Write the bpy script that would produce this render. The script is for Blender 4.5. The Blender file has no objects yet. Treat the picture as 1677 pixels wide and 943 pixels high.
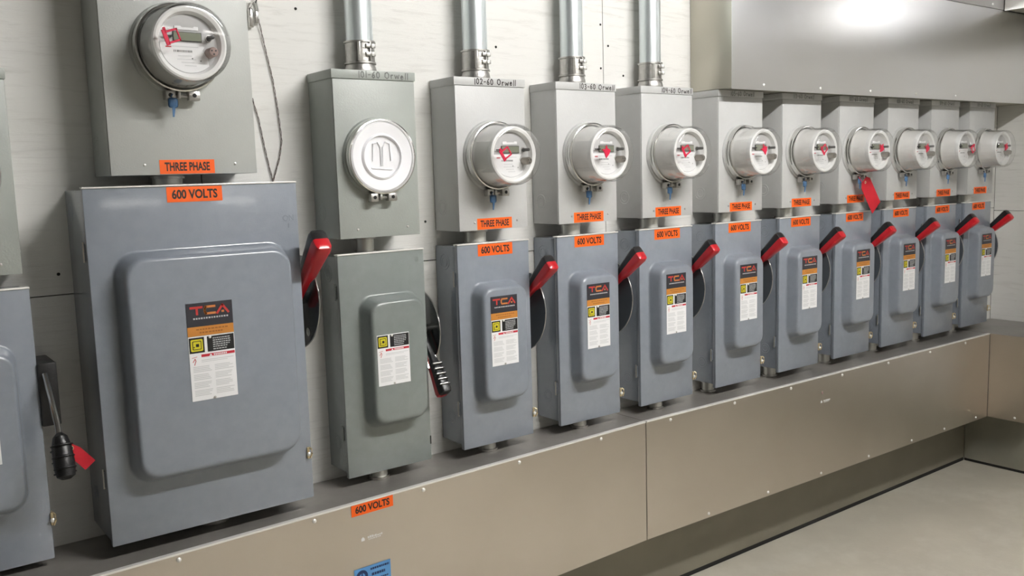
import bpy, bmesh, math, random
from mathutils import Vector, Matrix, Euler

# ------------------------------------------------------------------ camera, world, exposure, lamps' power
S = bpy.context.scene
COL = S.collection
cam_data = bpy.data.cameras.new('camera')
cam = bpy.data.objects.new('camera', cam_data)
COL.objects.link(cam)
cam.location = (-0.3123, -2.0308, 0.7137)
cam.rotation_euler = (1.4465, 0.0293, -0.6462)
cam_data.sensor_fit = 'HORIZONTAL'
cam_data.sensor_width = 36.0
cam_data.lens = 36.0 * 1475.39 / 1677.0
cam_data.clip_start = 0.02
S.camera = cam

world = bpy.data.worlds.new('room_air')
S.world = world
world.use_nodes = True
world.node_tree.nodes['Background'].inputs[0].default_value = (0.80, 0.88, 1.0, 1)
world.node_tree.nodes['Background'].inputs[1].default_value = 0.0

S.view_settings.view_transform = 'Standard'
S.view_settings.look = 'None'
S.view_settings.gamma = 1.0
S.view_settings.use_curve_mapping = False
S.view_settings.exposure = 1.80

TUBE_POWER = 69.0
FAR_TUBE_POWER = 3.0
CEIL = 2.12
FLOOR = -0.68
RWALL = 4.05

# ------------------------------------------------------------------ materials
def mat(name, col, rough=0.5, metal=0.0, var=0.0, vscale=6.0, bump=0.0, bscale=200.0, stretch=None,
        rvar=0.0, coat=0.0, emit=None, spec=0.5, dirt=None, dscale=3.0, dlo=0.55, dhi=0.75):
    m = bpy.data.materials.new(name)
    m.use_nodes = True
    nt = m.node_tree
    N, L = nt.nodes, nt.links
    b = N['Principled BSDF']
    b.inputs['Base Color'].default_value = (*col, 1)
    b.inputs['Roughness'].default_value = rough
    b.inputs['Metallic'].default_value = metal
    b.inputs['Specular IOR Level'].default_value = spec
    if coat:
        b.inputs['Coat Weight'].default_value = coat
        b.inputs['Coat Roughness'].default_value = 0.09
    if emit:
        b.inputs['Emission Color'].default_value = (*emit[0], 1)
        b.inputs['Emission Strength'].default_value = emit[1]
    tc = N.new('ShaderNodeTexCoord')
    mp = N.new('ShaderNodeMapping')
    L.new(tc.outputs['Object'], mp.inputs['Vector'])
    if stretch:
        mp.inputs['Scale'].default_value = stretch
    colsock = None
    if var:
        n = N.new('ShaderNodeTexNoise'); n.inputs['Scale'].default_value = vscale
        n.inputs['Detail'].default_value = 6; n.inputs['Roughness'].default_value = 0.6
        L.new(mp.outputs[0], n.inputs['Vector'])
        r = N.new('ShaderNodeMapRange')
        r.inputs[1].default_value = 0.3; r.inputs[2].default_value = 0.7
        r.inputs[3].default_value = 1 - var; r.inputs[4].default_value = 1 + var
        L.new(n.outputs[0], r.inputs[0])
        mx = N.new('ShaderNodeVectorMath'); mx.operation = 'SCALE'
        mx.inputs[0].default_value = col
        L.new(r.outputs[0], mx.inputs['Scale'])
        colsock = mx.outputs[0]
    if dirt:
        n = N.new('ShaderNodeTexNoise'); n.inputs['Scale'].default_value = dscale
        n.inputs['Detail'].default_value = 8; n.inputs['Roughness'].default_value = 0.65
        L.new(tc.outputs['Object'], n.inputs['Vector'])
        r = N.new('ShaderNodeMapRange')
        r.inputs[1].default_value = dlo; r.inputs[2].default_value = dhi
        L.new(n.outputs[0], r.inputs[0])
        mix = N.new('ShaderNodeMix'); mix.data_type = 'RGBA'
        L.new(r.outputs[0], mix.inputs[0])
        if colsock: L.new(colsock, mix.inputs[6])
        else: mix.inputs[6].default_value = (*col, 1)
        mix.inputs[7].default_value = (*dirt, 1)
        colsock = mix.outputs[2]
    if colsock: L.new(colsock, b.inputs['Base Color'])
    if rvar:
        n = N.new('ShaderNodeTexNoise'); n.inputs['Scale'].default_value = vscale * 1.7
        n.inputs['Detail'].default_value = 5
        L.new(mp.outputs[0], n.inputs['Vector'])
        r = N.new('ShaderNodeMapRange')
        r.inputs[1].default_value = 0.3; r.inputs[2].default_value = 0.7
        r.inputs[3].default_value = max(0.02, rough - rvar); r.inputs[4].default_value = rough + rvar
        L.new(n.outputs[0], r.inputs[0]); L.new(r.outputs[0], b.inputs['Roughness'])
    if bump:
        n = N.new('ShaderNodeTexNoise'); n.inputs['Scale'].default_value = bscale
        n.inputs['Detail'].default_value = 3
        L.new(mp.outputs[0], n.inputs['Vector'])
        bp = N.new('ShaderNodeBump'); bp.inputs['Strength'].default_value = bump
        bp.inputs['Distance'].default_value = 0.002
        L.new(n.outputs[0], bp.inputs['Height']); L.new(bp.outputs[0], b.inputs['Normal'])
    return m

def clear_mat(name, tint=(1, 1, 1), lo=0.06, hi=0.75):
    m = bpy.data.materials.new(name); m.use_nodes = True
    nt = m.node_tree; N, L = nt.nodes, nt.links
    N.remove(N['Principled BSDF'])
    out = N['Material Output']
    t = N.new('ShaderNodeBsdfTransparent'); t.inputs[0].default_value = (*tint, 1)
    g = N.new('ShaderNodeBsdfGlossy'); g.inputs['Roughness'].default_value = 0.06
    lw = N.new('ShaderNodeLayerWeight'); lw.inputs[0].default_value = 0.28
    r = N.new('ShaderNodeMapRange'); r.inputs[3].default_value = lo; r.inputs[4].default_value = hi
    mx = N.new('ShaderNodeMixShader')
    L.new(lw.outputs['Facing'], r.inputs[0]); L.new(r.outputs[0], mx.inputs[0])
    L.new(t.outputs[0], mx.inputs[1]); L.new(g.outputs[0], mx.inputs[2]); L.new(mx.outputs[0], out.inputs[0])
    return m

def plywood(name, base, dark):
    m = mat(name, base, 0.65, 0, bump=0.0)
    nt = m.node_tree; N, L = nt.nodes, nt.links; b = N['Principled BSDF']
    tc = N.new('ShaderNodeTexCoord')
    mp = N.new('ShaderNodeMapping'); mp.inputs['Scale'].default_value = (1.2, 1.2, 14)
    L.new(tc.outputs['Object'], mp.inputs['Vector'])
    g = N.new('ShaderNodeTexNoise'); g.inputs['Scale'].default_value = 5; g.inputs['Detail'].default_value = 9
    g.inputs['Roughness'].default_value = 0.72; g.inputs['Distortion'].default_value = 0.6
    L.new(mp.outputs[0], g.inputs['Vector'])
    r = N.new('ShaderNodeMapRange'); r.inputs[1].default_value = 0.52; r.inputs[2].default_value = 0.74
    L.new(g.outputs[0], r.inputs[0])
    n2 = N.new('ShaderNodeTexNoise'); n2.inputs['Scale'].default_value = 2.2; n2.inputs['Detail'].default_value = 5
    L.new(tc.outputs['Object'], n2.inputs['Vector'])
    r2 = N.new('ShaderNodeMapRange'); r2.inputs[1].default_value = 0.4; r2.inputs[2].default_value = 0.75
    r2.inputs[3].default_value = 0.22; r2.inputs[4].default_value = 0.80
    L.new(n2.outputs[0], r2.inputs[0])
    mu = N.new('ShaderNodeMath'); mu.operation = 'MULTIPLY'
    L.new(r.outputs[0], mu.inputs[0]); L.new(r2.outputs[0], mu.inputs[1])
    mix = N.new('ShaderNodeMix'); mix.data_type = 'RGBA'
    mix.inputs[6].default_value = (*base, 1); mix.inputs[7].default_value = (*dark, 1)
    L.new(mu.outputs[0], mix.inputs[0]); L.new(mix.outputs[2], b.inputs['Base Color'])
    bp = N.new('ShaderNodeBump'); bp.inputs['Strength'].default_value = 0.35; bp.inputs['Distance'].default_value = 0.003
    L.new(g.outputs[0], bp.inputs['Height']); L.new(bp.outputs[0], b.inputs['Normal'])
    return m

def sheet_metal(name, col, rough, warm=None, scr=0.35, aniso=0.0, vs=2.5, rv=0.08):
    """galvanised / mill finish sheet with faint cloudy wear and fine scratches"""
    m = mat(name, col, rough, 1.0)
    nt = m.node_tree; N, L = nt.nodes, nt.links; b = N['Principled BSDF']
    tc = N.new('ShaderNodeTexCoord')
    n = N.new('ShaderNodeTexNoise'); n.inputs['Scale'].default_value = vs; n.inputs['Detail'].default_value = 2
    n.inputs['Roughness'].default_value = 0.4
    L.new(tc.outputs['Object'], n.inputs['Vector'])
    mix = N.new('ShaderNodeMix'); mix.data_type = 'RGBA'
    mix.inputs[6].default_value = (*col, 1)
    mix.inputs[7].default_value = (*(warm or tuple(c * 0.8 for c in col)), 1)
    r = N.new('ShaderNodeMapRange'); r.inputs[1].default_value = 0.35; r.inputs[2].default_value = 0.7
    L.new(n.outputs[0], r.inputs[0]); L.new(r.outputs[0], mix.inputs[0])
    L.new(mix.outputs[2], b.inputs['Base Color'])
    rr = N.new('ShaderNodeMapRange'); rr.inputs[1].default_value = 0.3; rr.inputs[2].default_value = 0.7
    rr.inputs[3].default_value = rough - rv; rr.inputs[4].default_value = rough + rv
    L.new(n.outputs[0], rr.inputs[0]); L.new(rr.outputs[0], b.inputs['Roughness'])
    mp = N.new('ShaderNodeMapping'); mp.inputs['Rotation'].default_value = (0.0, 0.9, 0.0)
    mp.inputs['Scale'].default_value = (2, 2, 60)
    L.new(tc.outputs['Object'], mp.inputs['Vector'])
    s = N.new('ShaderNodeTexNoise'); s.inputs['Scale'].default_value = 3; s.inputs['Detail'].default_value = 4
    L.new(mp.outputs[0], s.inputs['Vector'])
    bp = N.new('ShaderNodeBump'); bp.inputs['Strength'].default_value = scr * 0.15; bp.inputs['Distance'].default_value = 0.001
    L.new(s.outputs[0], bp.inputs['Height'])
    w = N.new('ShaderNodeTexNoise'); w.inputs['Scale'].default_value = 1.6; w.inputs['Detail'].default_value = 1
    L.new(tc.outputs['Object'], w.inputs['Vector'])
    bp2 = N.new('ShaderNodeBump'); bp2.inputs['Strength'].default_value = 0.25; bp2.inputs['Distance'].default_value = 0.02
    L.new(w.outputs[0], bp2.inputs['Height']); L.new(bp.outputs[0], bp2.inputs['Normal'])
    L.new(bp2.outputs[0], b.inputs['Normal'])
    return m

M = dict(
    switch=mat('blue_grey_enamel', (0.232, 0.258, 0.298), 0.28, 0, var=0.05, vscale=40, bump=0.08, bscale=420, coat=0.7),
    switch_green=mat('green_grey_enamel', (0.205, 0.230, 0.222), 0.30, 0, var=0.05, vscale=40, bump=0.08, bscale=420, coat=0.7),
    box=mat('light_grey_enamel', (0.50, 0.505, 0.50), 0.42, 0, var=0.03, vscale=20, bump=0.12, bscale=300),
    box_green=mat('sage_grey_enamel', (0.335, 0.36, 0.335), 0.42, 0, var=0.03, vscale=20, bump=0.12, bscale=300),
    box_big=mat('grey_enamel', (0.43, 0.445, 0.425), 0.42, 0, var=0.04, vscale=10, bump=0.12, bscale=300),
    chrome=mat('bright_ring_metal', (0.72, 0.71, 0.69), 0.17, 1.0, var=0.1, vscale=30),
    zinc=mat('zinc_casting', (0.50, 0.49, 0.47), 0.38, 1.0, var=0.18, vscale=40, bump=0.3, bscale=250),
    nipple=mat('zinc_pipe', (0.62, 0.62, 0.58), 0.34, 0.6, var=0.1, vscale=20),
    conduit=mat('galvanised_conduit', (0.74, 0.80, 0.815), 0.32, 0.75, var=0.10, vscale=14, stretch=(1, 1, 0.15)),
    brass=mat('yellow_zinc_plate', (0.80, 0.66, 0.42), 0.3, 0.8),
    screw=mat('screw_metal', (0.86, 0.85, 0.82), 0.30, 0.35),
    white=mat('white_plastic', (0.88, 0.88, 0.87), 0.35),
    ivory=mat('ivory_drum_plastic', (0.86, 0.85, 0.83), 0.30, var=0.04, vscale=20),
    greydrum=mat('grey_drum_plastic', (0.45, 0.45, 0.43), 0.30, var=0.06, vscale=20),
    cover=mat('milky_cover_plastic', (0.90, 0.90, 0.93), 0.22, coat=0.5, bump=0.4, bscale=18),
    plate=mat('meter_face_grey', (0.50, 0.50, 0.50), 0.5),
    label_white=mat('white_label_paper', (0.86, 0.86, 0.87), 0.5),
    label_text=mat('faded_print', (0.50, 0.51, 0.52), 0.6),
    label_faint=mat('faint_print', (0.62, 0.63, 0.64), 0.6),
    lcd=mat('display_glass', (0.20, 0.22, 0.16), 0.25),
    black=mat('black_plastic', (0.012, 0.012, 0.013), 0.35, bump=0.2, bscale=300),
    ink=mat('black_ink', (0.02, 0.012, 0.01), 0.6),
    pencil=mat('grey_pencil', (0.17, 0.18, 0.17), 0.6),
    blk_label=mat('black_label', (0.010, 0.010, 0.011), 0.4),
    dark_logo=mat('charcoal_label', (0.025, 0.026, 0.034), 0.4),
    red=mat('red_plastic', (0.52, 0.010, 0.018), 0.28, coat=0.3),
    red_print=mat('red_print', (0.55, 0.02, 0.04), 0.5),
    red_tag=mat('red_card', (0.50, 0.005, 0.018), 0.6, var=0.08, vscale=20),
    seal_red=mat('red_seal_plastic', (0.65, 0.015, 0.06), 0.35),
    logo_red=mat('logo_red', (0.50, 0.035, 0.03), 0.5),
    logo_orange=mat('logo_orange', (0.58, 0.20, 0.05), 0.5),
    logo_band=mat('amber_band', (0.55, 0.22, 0.035), 0.5),
    band_ink=mat('amber_band_print', (0.30, 0.11, 0.015), 0.5),
    orange=mat('orange_sticker', (0.93, 0.125, 0.004), 0.5, var=0.03),
    yellow=mat('yellow_print', (0.66, 0.58, 0.02), 0.5),
    blue_seal=mat('blue_seal_plastic', (0.07, 0.16, 0.31), 0.35),
    blue=mat('blue_sticker', (0.10, 0.30, 0.60), 0.5, var=0.05),
    navy=mat('navy_print', (0.01, 0.03, 0.11), 0.5),
    shroud=mat('grey_shroud_steel', (0.10, 0.115, 0.130), 0.30, 0.2, coat=0.3),
    shroud_shaded=mat('shaded_shroud_steel', (0.02, 0.024, 0.027), 0.22, 0.2, coat=0.5),  # shroud steel with its shading put into the colour, 101 and big switches
    pink=mat('reddish_port_plastic', (0.30, 0.20, 0.18), 0.4),
    port=mat('bronze_port', (0.26, 0.23, 0.20), 0.3, 0.7),
    wire=mat('twisted_steel_wire', (0.13, 0.10, 0.09), 0.4, 0.6),
    copper=mat('copper_wire', (0.40, 0.22, 0.09), 0.35, 1.0),
    glass=clear_mat('clear_polycarbonate'),
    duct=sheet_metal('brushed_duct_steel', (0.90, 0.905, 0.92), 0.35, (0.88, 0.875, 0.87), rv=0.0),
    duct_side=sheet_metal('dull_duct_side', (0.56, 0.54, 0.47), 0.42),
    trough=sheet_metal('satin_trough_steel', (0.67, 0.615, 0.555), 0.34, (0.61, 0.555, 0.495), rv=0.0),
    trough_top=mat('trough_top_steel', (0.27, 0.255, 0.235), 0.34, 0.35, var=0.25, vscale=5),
    lip=mat('highlit_lip_edge', (0.85, 0.83, 0.80), 0.35, 0.25),  # light metal edge, lightened further to carry the edge highlight
    gap=mat('dark_gap', (0.012, 0.012, 0.011), 0.9),
    wall=plywood('painted_plywood', (0.68, 0.675, 0.65), (0.36, 0.345, 0.315)),
    kick=mat('dark_galvanised_kick', (0.24, 0.22, 0.175), 0.5, 0.35, var=0.10, vscale=2.5, bump=0.1),  # back kick, darker and browner than the right-hand one
    kick_right=mat('galvanised_kick', (0.42, 0.42, 0.37), 0.35, 0.6, var=0.12, vscale=4, bump=0.1),
    concrete=mat('worn_concrete', (0.56, 0.525, 0.44), 0.55, 0, var=0.10, vscale=2.2, bump=0.35, bscale=60,
                 dirt=(0.70, 0.67, 0.585), dscale=2.6, dlo=0.5, dhi=0.8),
    ceiling=mat('ceiling_paint', (0.16, 0.16, 0.16), 0.8),
    frontwall=mat('opposite_wall_paint', (0.50, 0.485, 0.455), 0.8, var=0.08, vscale=1.5),
    farwall=mat('room_wall_paint', (0.11, 0.105, 0.095), 0.8, var=0.08, vscale=1.5),
    tube=mat('lit_tube', (1, 1, 1), 0.5, emit=((1.0, 0.985, 0.955), TUBE_POWER)),
    tube_far=mat('lit_tube_dim', (1, 1, 1), 0.5, emit=((1.0, 0.97, 0.92), FAR_TUBE_POWER)),
    fixture=mat('fixture_enamel', (0.75, 0.75, 0.75), 0.4),
)

# ------------------------------------------------------------------ mesh helpers
class MB:
    def __init__(self):
        self.bm = bmesh.new(); self.mats = []
    def mi(self, m):
        if m not in self.mats: self.mats.append(m)
        return self.mats.index(m)
    def add(self, verts, faces, m, mtx=None):
        k = self.mi(m)
        vs = [self.bm.verts.new(mtx @ Vector(v) if mtx else v) for v in verts]
        for f in faces:
            try:
                fc = self.bm.faces.new([vs[i] for i in f]); fc.material_index = k; fc.smooth = True
            except ValueError: pass
        return self
    def box(self, x0, x1, y0, y1, z0, z1, m, bev=0.0, seg=2, mtx=None):
        t = bmesh.new(); bmesh.ops.create_cube(t, size=1.0)
        for v in t.verts:
            v.co = Vector(((x0 + x1) / 2 + v.co.x * (x1 - x0), (y0 + y1) / 2 + v.co.y * (y1 - y0), (z0 + z1) / 2 + v.co.z * (z1 - z0)))
        if bev: bmesh.ops.bevel(t, geom=list(t.edges), offset=bev, segments=seg, affect='EDGES', profile=0.5)
        t.verts.index_update()
        vs = [v.co.copy() for v in t.verts]; fs = [[v.index for v in f.verts] for f in t.faces]
        t.free(); return self.add(vs, fs, m, mtx)
    def lathe(self, prof, m, org=(0, 0, 0), axis=(0, -1, 0), n=48, cap0=False, cap1=False, mtx=None):
        """prof: (distance along axis, radius) pairs"""
        a = Vector(axis).normalized()
        q = Vector((0, 0, 1)).rotation_difference(a).to_matrix()
        o = Vector(org); vs = []; fs = []
        for (h, r) in prof:
            for i in range(n):
                t = 2 * math.pi * i / n
                vs.append(o + q @ Vector((r * math.cos(t), r * math.sin(t), h)))
        for j in range(len(prof) - 1):
            for i in range(n):
                i2 = (i + 1) % n
                fs.append((j * n + i, j * n + i2, (j + 1) * n + i2, (j + 1) * n + i))
        if cap0: fs.append(tuple(reversed(range(n))))
        if cap1: fs.append(tuple((len(prof) - 1) * n + i for i in range(n)))
        return self.add(vs, fs, m, mtx)
    def tube(self, pts, r, m, n=8, mtx=None, rad=None):
        pts = [Vector(p) for p in pts]; vs = []; fs = []
        up = Vector((0.13, 0.21, 0.97))
        for k, p in enumerate(pts):
            d = (pts[min(k + 1, len(pts) - 1)] - pts[max(k - 1, 0)]).normalized()
            u = d.cross(up)
            if u.length < 0.1: u = d.cross(Vector((1, 0, 0)))
            u.normalize(); w = d.cross(u).normalized(); rr = rad[k] if rad else r
            for i in range(n):
                t = 2 * math.pi * i / n
                vs.append(p + u * rr * math.cos(t) + w * rr * math.sin(t))
        for k in range(len(pts) - 1):
            for i in range(n):
                i2 = (i + 1) % n
                fs.append((k * n + i, k * n + i2, (k + 1) * n + i2, (k + 1) * n + i))
        fs.append(tuple(reversed(range(n)))); fs.append(tuple((len(pts) - 1) * n + i for i in range(n)))
        return self.add(vs, fs, m, mtx)
    def prism(self, poly, h0, h1, m, plane='xz', mtx=None):
        """extrude a polygon: plane 'xz' along y, 'yz' along x, 'xy' along z"""
        def P(a, b, h):
            return (a, h, b) if plane == 'xz' else ((h, a, b) if plane == 'yz' else (a, b, h))
        n = len(poly)
        vs = [P(a, b, h0) for a, b in poly] + [P(a, b, h1) for a, b in poly]
        fs = [tuple(range(n)), tuple(reversed(range(n, 2 * n)))]
        fs += [(i, (i + 1) % n, n + (i + 1) % n, n + i) for i in range(n)]
        return self.add(vs, fs, m, mtx)
    def quad(self, x0, x1, z0, z1, y, m, mtx=None):
        return self.add([(x0, y, z0), (x1, y, z0), (x1, y, z1), (x0, y, z1)], [(0, 1, 2, 3)], m, mtx)
    def ribbon(self, pts, w, y, m, mtx=None):
        for a, b in zip(pts, pts[1:]):
            d = Vector((b[0] - a[0], b[1] - a[1]))
            if d.length < 1e-6: continue
            d.normalize(); nn = Vector((-d.y, d.x)) * w / 2; e = d * w * 0.35
            c = [(a[0] - e.x + nn.x, y, a[1] - e.y + nn.y), (b[0] + e.x + nn.x, y, b[1] + e.y + nn.y),
                 (b[0] + e.x - nn.x, y, b[1] + e.y - nn.y), (a[0] - e.x - nn.x, y, a[1] - e.y - nn.y)]
            self.add(c, [(0, 1, 2, 3)], m, mtx)
        return self
    def text(self, s, x0, x1, z0, z1, y, m, bold=0.03, mtx=None):
        vs, fs = text_geo(s, bold)
        ax = min(v[0] for v in vs); bx = max(v[0] for v in vs); az = min(v[1] for v in vs); bz = max(v[1] for v in vs)
        out = [(x0 + (v[0] - ax) / (bx - ax) * (x1 - x0), y, z0 + (v[1] - az) / (bz - az) * (z1 - z0)) for v in vs]
        return self.add(out, fs, m, mtx)
    def build(self, name, parent=None, sharp=35):
        self.bm.normal_update()
        bmesh.ops.recalc_face_normals(self.bm, faces=self.bm.faces)
        me = bpy.data.meshes.new(name); self.bm.to_mesh(me); self.bm.free()
        for m in self.mats: me.materials.append(M[m])
        me.set_sharp_from_angle(angle=math.radians(sharp))
        o = bpy.data.objects.new(name, me); COL.objects.link(o)
        if parent: o.parent = parent
        return o

_txt = {}
def text_geo(s, bold):
    if (s, bold) in _txt: return _txt[(s, bold)]
    cu = bpy.data.curves.new('lettering', 'FONT'); cu.body = s; cu.size = 1.0; cu.offset = bold; cu.resolution_u = 3
    o = bpy.data.objects.new('lettering', cu); COL.objects.link(o)
    dg = bpy.context.evaluated_depsgraph_get()
    me = bpy.data.meshes.new_from_object(o.evaluated_get(dg))
    g = ([tuple(v.co) for v in me.vertices], [tuple(p.vertices) for p in me.polygons])
    bpy.data.objects.remove(o); bpy.data.curves.remove(cu); bpy.data.meshes.remove(me)
    _txt[(s, bold)] = g
    return g

def tag(o, label, cat, group=None):
    o['label'] = label; o['category'] = cat
    if group: o['group'] = group
    return o
def thing(name, label, cat, loc=(0, 0, 0), group=None):
    o = bpy.data.objects.new(name, None); COL.objects.link(o)
    o.empty_display_size = 0.05
    o.location = loc
    return tag(o, label, cat, group)
def struct(o):
    o['kind'] = 'structure'; return o
def kids(o): return [c for c in bpy.data.objects if c.parent == o]
def dup(o, loc=None, label=None, parent=None):
    c = o.copy(); COL.objects.link(c)
    if parent: c.parent = parent
    if loc is not None: c.location = loc
    if label: c['label'] = label
    for k in kids(o):
        dup(k, parent=c)
    return c

# ------------------------------------------------------------------ stroke lettering for the handwriting
G = {
 '0': [[(.5, 0), (.12, .2), (.08, .7), (.4, 1), (.8, .8), (.85, .3), (.5, 0)]],
 '1': [[(.45, 1), (.42, 0)]],
 '2': [[(.1, .8), (.4, 1), (.8, .8), (.6, .4), (.1, 0), (.4, .12), (.85, .02)]],
 '3': [[(.1, .9), (.6, 1), (.75, .75), (.4, .55), (.8, .35), (.6, .02), (.1, .1)]],
 '4': [[(.15, 1), (.1, .5), (.8, .5)], [(.75, 1), (.7, 0)]],
 '5': [[(.8, 1), (.2, .95), (.15, .6), (.6, .6), (.8, .3), (.5, 0), (.1, .08)]],
 '6': [[(.75, 1), (.3, .7), (.1, .25), (.4, 0), (.8, .2), (.6, .5), (.2, .4)]],
 '7': [[(.1, .95), (.85, 1), (.4, 0)]],
 '8': [[(.5, .5), (.2, .75), (.5, 1), (.8, .75), (.5, .5), (.15, .25), (.5, 0), (.85, .25), (.5, .5)]],
 '9': [[(.8, .8), (.5, 1), (.15, .75), (.4, .5), (.8, .75), (.7, 0)]],
 '-': [[(.15, .5), (.8, .52)]],
 'O': [[(.5, 0), (.05, .3), (.15, .85), (.6, 1), (.95, .7), (.85, .2), (.5, 0)]],
 'r': [[(.2, .6), (.25, 0)], [(.23, .4), (.5, .62), (.75, .58)]],
 'w': [[(0, .6), (.2, .05), (.5, .5), (.75, .05), (1, .65)]],
 'e': [[(.15, .3), (.8, .4), (.5, .62), (.15, .4), (.3, .02), (.85, .12)]],
 'l': [[(.55, 1), (.35, 0)]],
 ' ': [],
}
def scrawl(mb, s, x, z, h, y, m, w=0.0016, seed=1, total=None):
    rnd = random.Random(seed); adv = []
    for ch in s: adv.append({'1': .5, 'l': .45, ' ': .75, 'w': 1.15, 'O': 1.15, '-': .8}.get(ch, 0.9))
    k = (total / sum(adv)) if total else h * .75
    for ch, a in zip(s, adv):
        dz = rnd.uniform(-.06, .06) * h
        for st in G[ch]:
            mb.ribbon([(x + p[0] * a * k * .78, z + dz + p[1] * h) for p in st], w, y, m)
        x += a * k

# ------------------------------------------------------------------ room shell
def wall_sheets(name, rects, plane, front, back, holes=()):
    mb = MB()
    g = 0.0012
    for (a0, a1, b0, b1) in rects:
        if plane == 'y': mb.box(a0 + g, a1 - g, front, front + 0.02, b0 + g, b1 - g, 'wall')
        else: mb.box(front, front + 0.02, a0 + g, a1 - g, b0 + g, b1 - g, 'wall')
    a0 = min(r[0] for r in rects); a1 = max(r[1] for r in rects); b0 = min(r[2] for r in rects); b1 = max(r[3] for r in rects)
    if plane == 'y': mb.box(a0, a1, front + .0205, front + .12, b0, b1, 'gap')
    else: mb.box(front + .0205, front + .12, a0, a1, b0, b1, 'gap')
    for (a, b) in holes:
        if plane == 'y': mb.lathe([(0, 0.0035), (0.0012, 0.003)], 'gap', (a, front, b), (0, -1, 0), 10, cap1=True)
        else: mb.lathe([(0, 0.0035), (0.0012, 0.003)], 'gap', (front, a, b), (-1, 0, 0), 10, cap1=True)
    return struct(mb.build(name))
wall_sheets('wall_back', [(-3.3, -.867, FLOOR, .497), (-.867, 1.573, FLOOR, .497), (1.573, RWALL, FLOOR, .497),
                          (-3.3, -.867, .497, CEIL), (-.867, .353, .497, CEIL), (.353, 1.573, .497, CEIL), (1.573, 2.793, .497, CEIL), (2.793, RWALL, .497, CEIL)],
            'y', 0, .1, [(1.564, 1.15), (1.594, 1.09), (1.563, 1.023), (1.177, 1.062), (1.655, 1.005), (.60, 1.115), (0.047, .54), (-.02, .51), (.93, .60), (1.30, .52)])
wall_sheets('wall_right', [(-2.44, 0, FLOOR, .484), (-5, -2.44, FLOOR, .484), (-2.44, 0, .484, CEIL), (-5, -2.44, .484, CEIL)], 'x', RWALL, .1)
mb = MB(); mb.box(-3.4, -3.3, -5.1, .1, FLOOR, CEIL, 'farwall'); struct(mb.build('wall_left'))
mb = MB(); mb.box(-3.4, RWALL + .12, -5.1, -5.0, FLOOR, CEIL, 'frontwall'); struct(mb.build('wall_front'))
mb = MB(); mb.box(-3.4, RWALL + .12, -5.1, .12, FLOOR - .1, FLOOR, 'concrete'); struct(mb.build('floor'))
mb = MB(); mb.box(-3.4, RWALL + .12, -5.1, .12, CEIL, CEIL + .1, 'ceiling'); struct(mb.build('ceiling'))
# recessed kick panels under the wireway, with the dark gap at the floor
mb = MB(); mb.box(-3.29, 3.83, -.006, -.0005, FLOOR + .018, -.402, 'kick'); mb.box(-3.29, 3.83, -.004, -.0005, FLOOR + .001, FLOOR + .018, 'gap')
struct(mb.build('trim_1'))
mb = MB(); mb.box(3.83, RWALL - .002, -4.9, -.007, FLOOR + .014, -.402, 'kick_right', .002); mb.box(3.836, RWALL - .002, -4.9, -.007, FLOOR + .001, FLOOR + .014, 'gap')
struct(mb.build('trim_2'))

# ------------------------------------------------------------------ ceiling lamps
def ceiling_lamp(x, y, label, tm, L=1.2, z=None):
    z = z or CEIL
    t = thing('ceiling_light', label, 'ceiling light', (x, y, z), 'strip lights')
    mb = MB(); mb.box(-L / 2, L / 2, -.06, .06, -.07, -.001, 'fixture', .006); mb.build('housing', t)
    for s in (-1, 1):
        m = MB(); m.tube([(-L / 2 + .02, s * .04, -.095), (L / 2 - .02, s * .04, -.095)], .013, tm, 12); m.build('tube', t)
        for e in (-1, 1):
            k = MB(); k.box(e * (L / 2 - .012) - .012, e * (L / 2 - .012) + .012, s * .04 - .014, s * .04 + .014, -.115, -.068, 'fixture', .003); k.build('lamp_holder', t)
    return t
ceiling_lamp(1.55, -1.95, 'white twin tube strip light hanging nearest the meter wall', 'tube', 1.5)
ceiling_lamp(.3, -4.3, 'added twin tube fill light, unseen, behind on the left side of the room', 'tube_far')  # fill lamp added out of view for extra room light
ceiling_lamp(2.6, -4.2, 'added twin tube fill light, unseen, behind on the right side of the room', 'tube_far')  # second added fill lamp, also out of view

# ------------------------------------------------------------------ wireway (trough) along the foot of the wall
TT, TB = -.029, -.398
def screws(parent, pts, nrm='y'):
    for (x, y, z) in pts:
        m = MB(); m.lathe([(-.001, .0052), (.0015, .005), (.0032, .003), (.0038, .0)], 'screw', (x, y, z), (0, -1, 0) if nrm == 'y' else (-1, 0, 0), 12)
        m.build('screw', parent)
def ty(x):  # front line of the trough
    return -.161 - (1.574 - x) * .0352 if x < 1.574 else -.161 - (x - 1.574) * .0115
def trough(x0, x1, label, right_end=False):
    t = thing('wireway', label, 'cable trough', (0, 0, 0), 'steel wireways at the foot of the wall')
    y0, y1 = ty(x0), ty(x1)
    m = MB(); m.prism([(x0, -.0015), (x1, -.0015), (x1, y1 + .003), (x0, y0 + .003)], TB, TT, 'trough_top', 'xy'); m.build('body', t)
    m = MB(); m.prism([(x0 + .0008, y0 + .0028), (x1 - .0008, y1 + .0028), (x1 - .0008, y1), (x0 + .0008, y0)], TB - .001, TT - .003, 'trough', 'xy'); m.build('front_cover', t)
    m = MB(); m.prism([(x0 + .0008, y0 + .009), (x1 - .0008, y1 + .009), (x1 - .0008, y1 - .0022), (x0 + .0008, y0 - .0022)], TT - .003, TT + .0012, 'lip', 'xy'); m.build('edge_lip', t)
    return t
tA = trough(-1.6, 1.572, 'long steel wireway under the big switch, carrying the orange and blue stickers')
tB = trough(1.574, 3.657, 'steel wireway running from the seam to the corner of the room')
screws(tA, [(x, ty(x), TT - .014) for x in (-.42, -.12, .183, .485, .777, 1.081, 1.385)])
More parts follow.
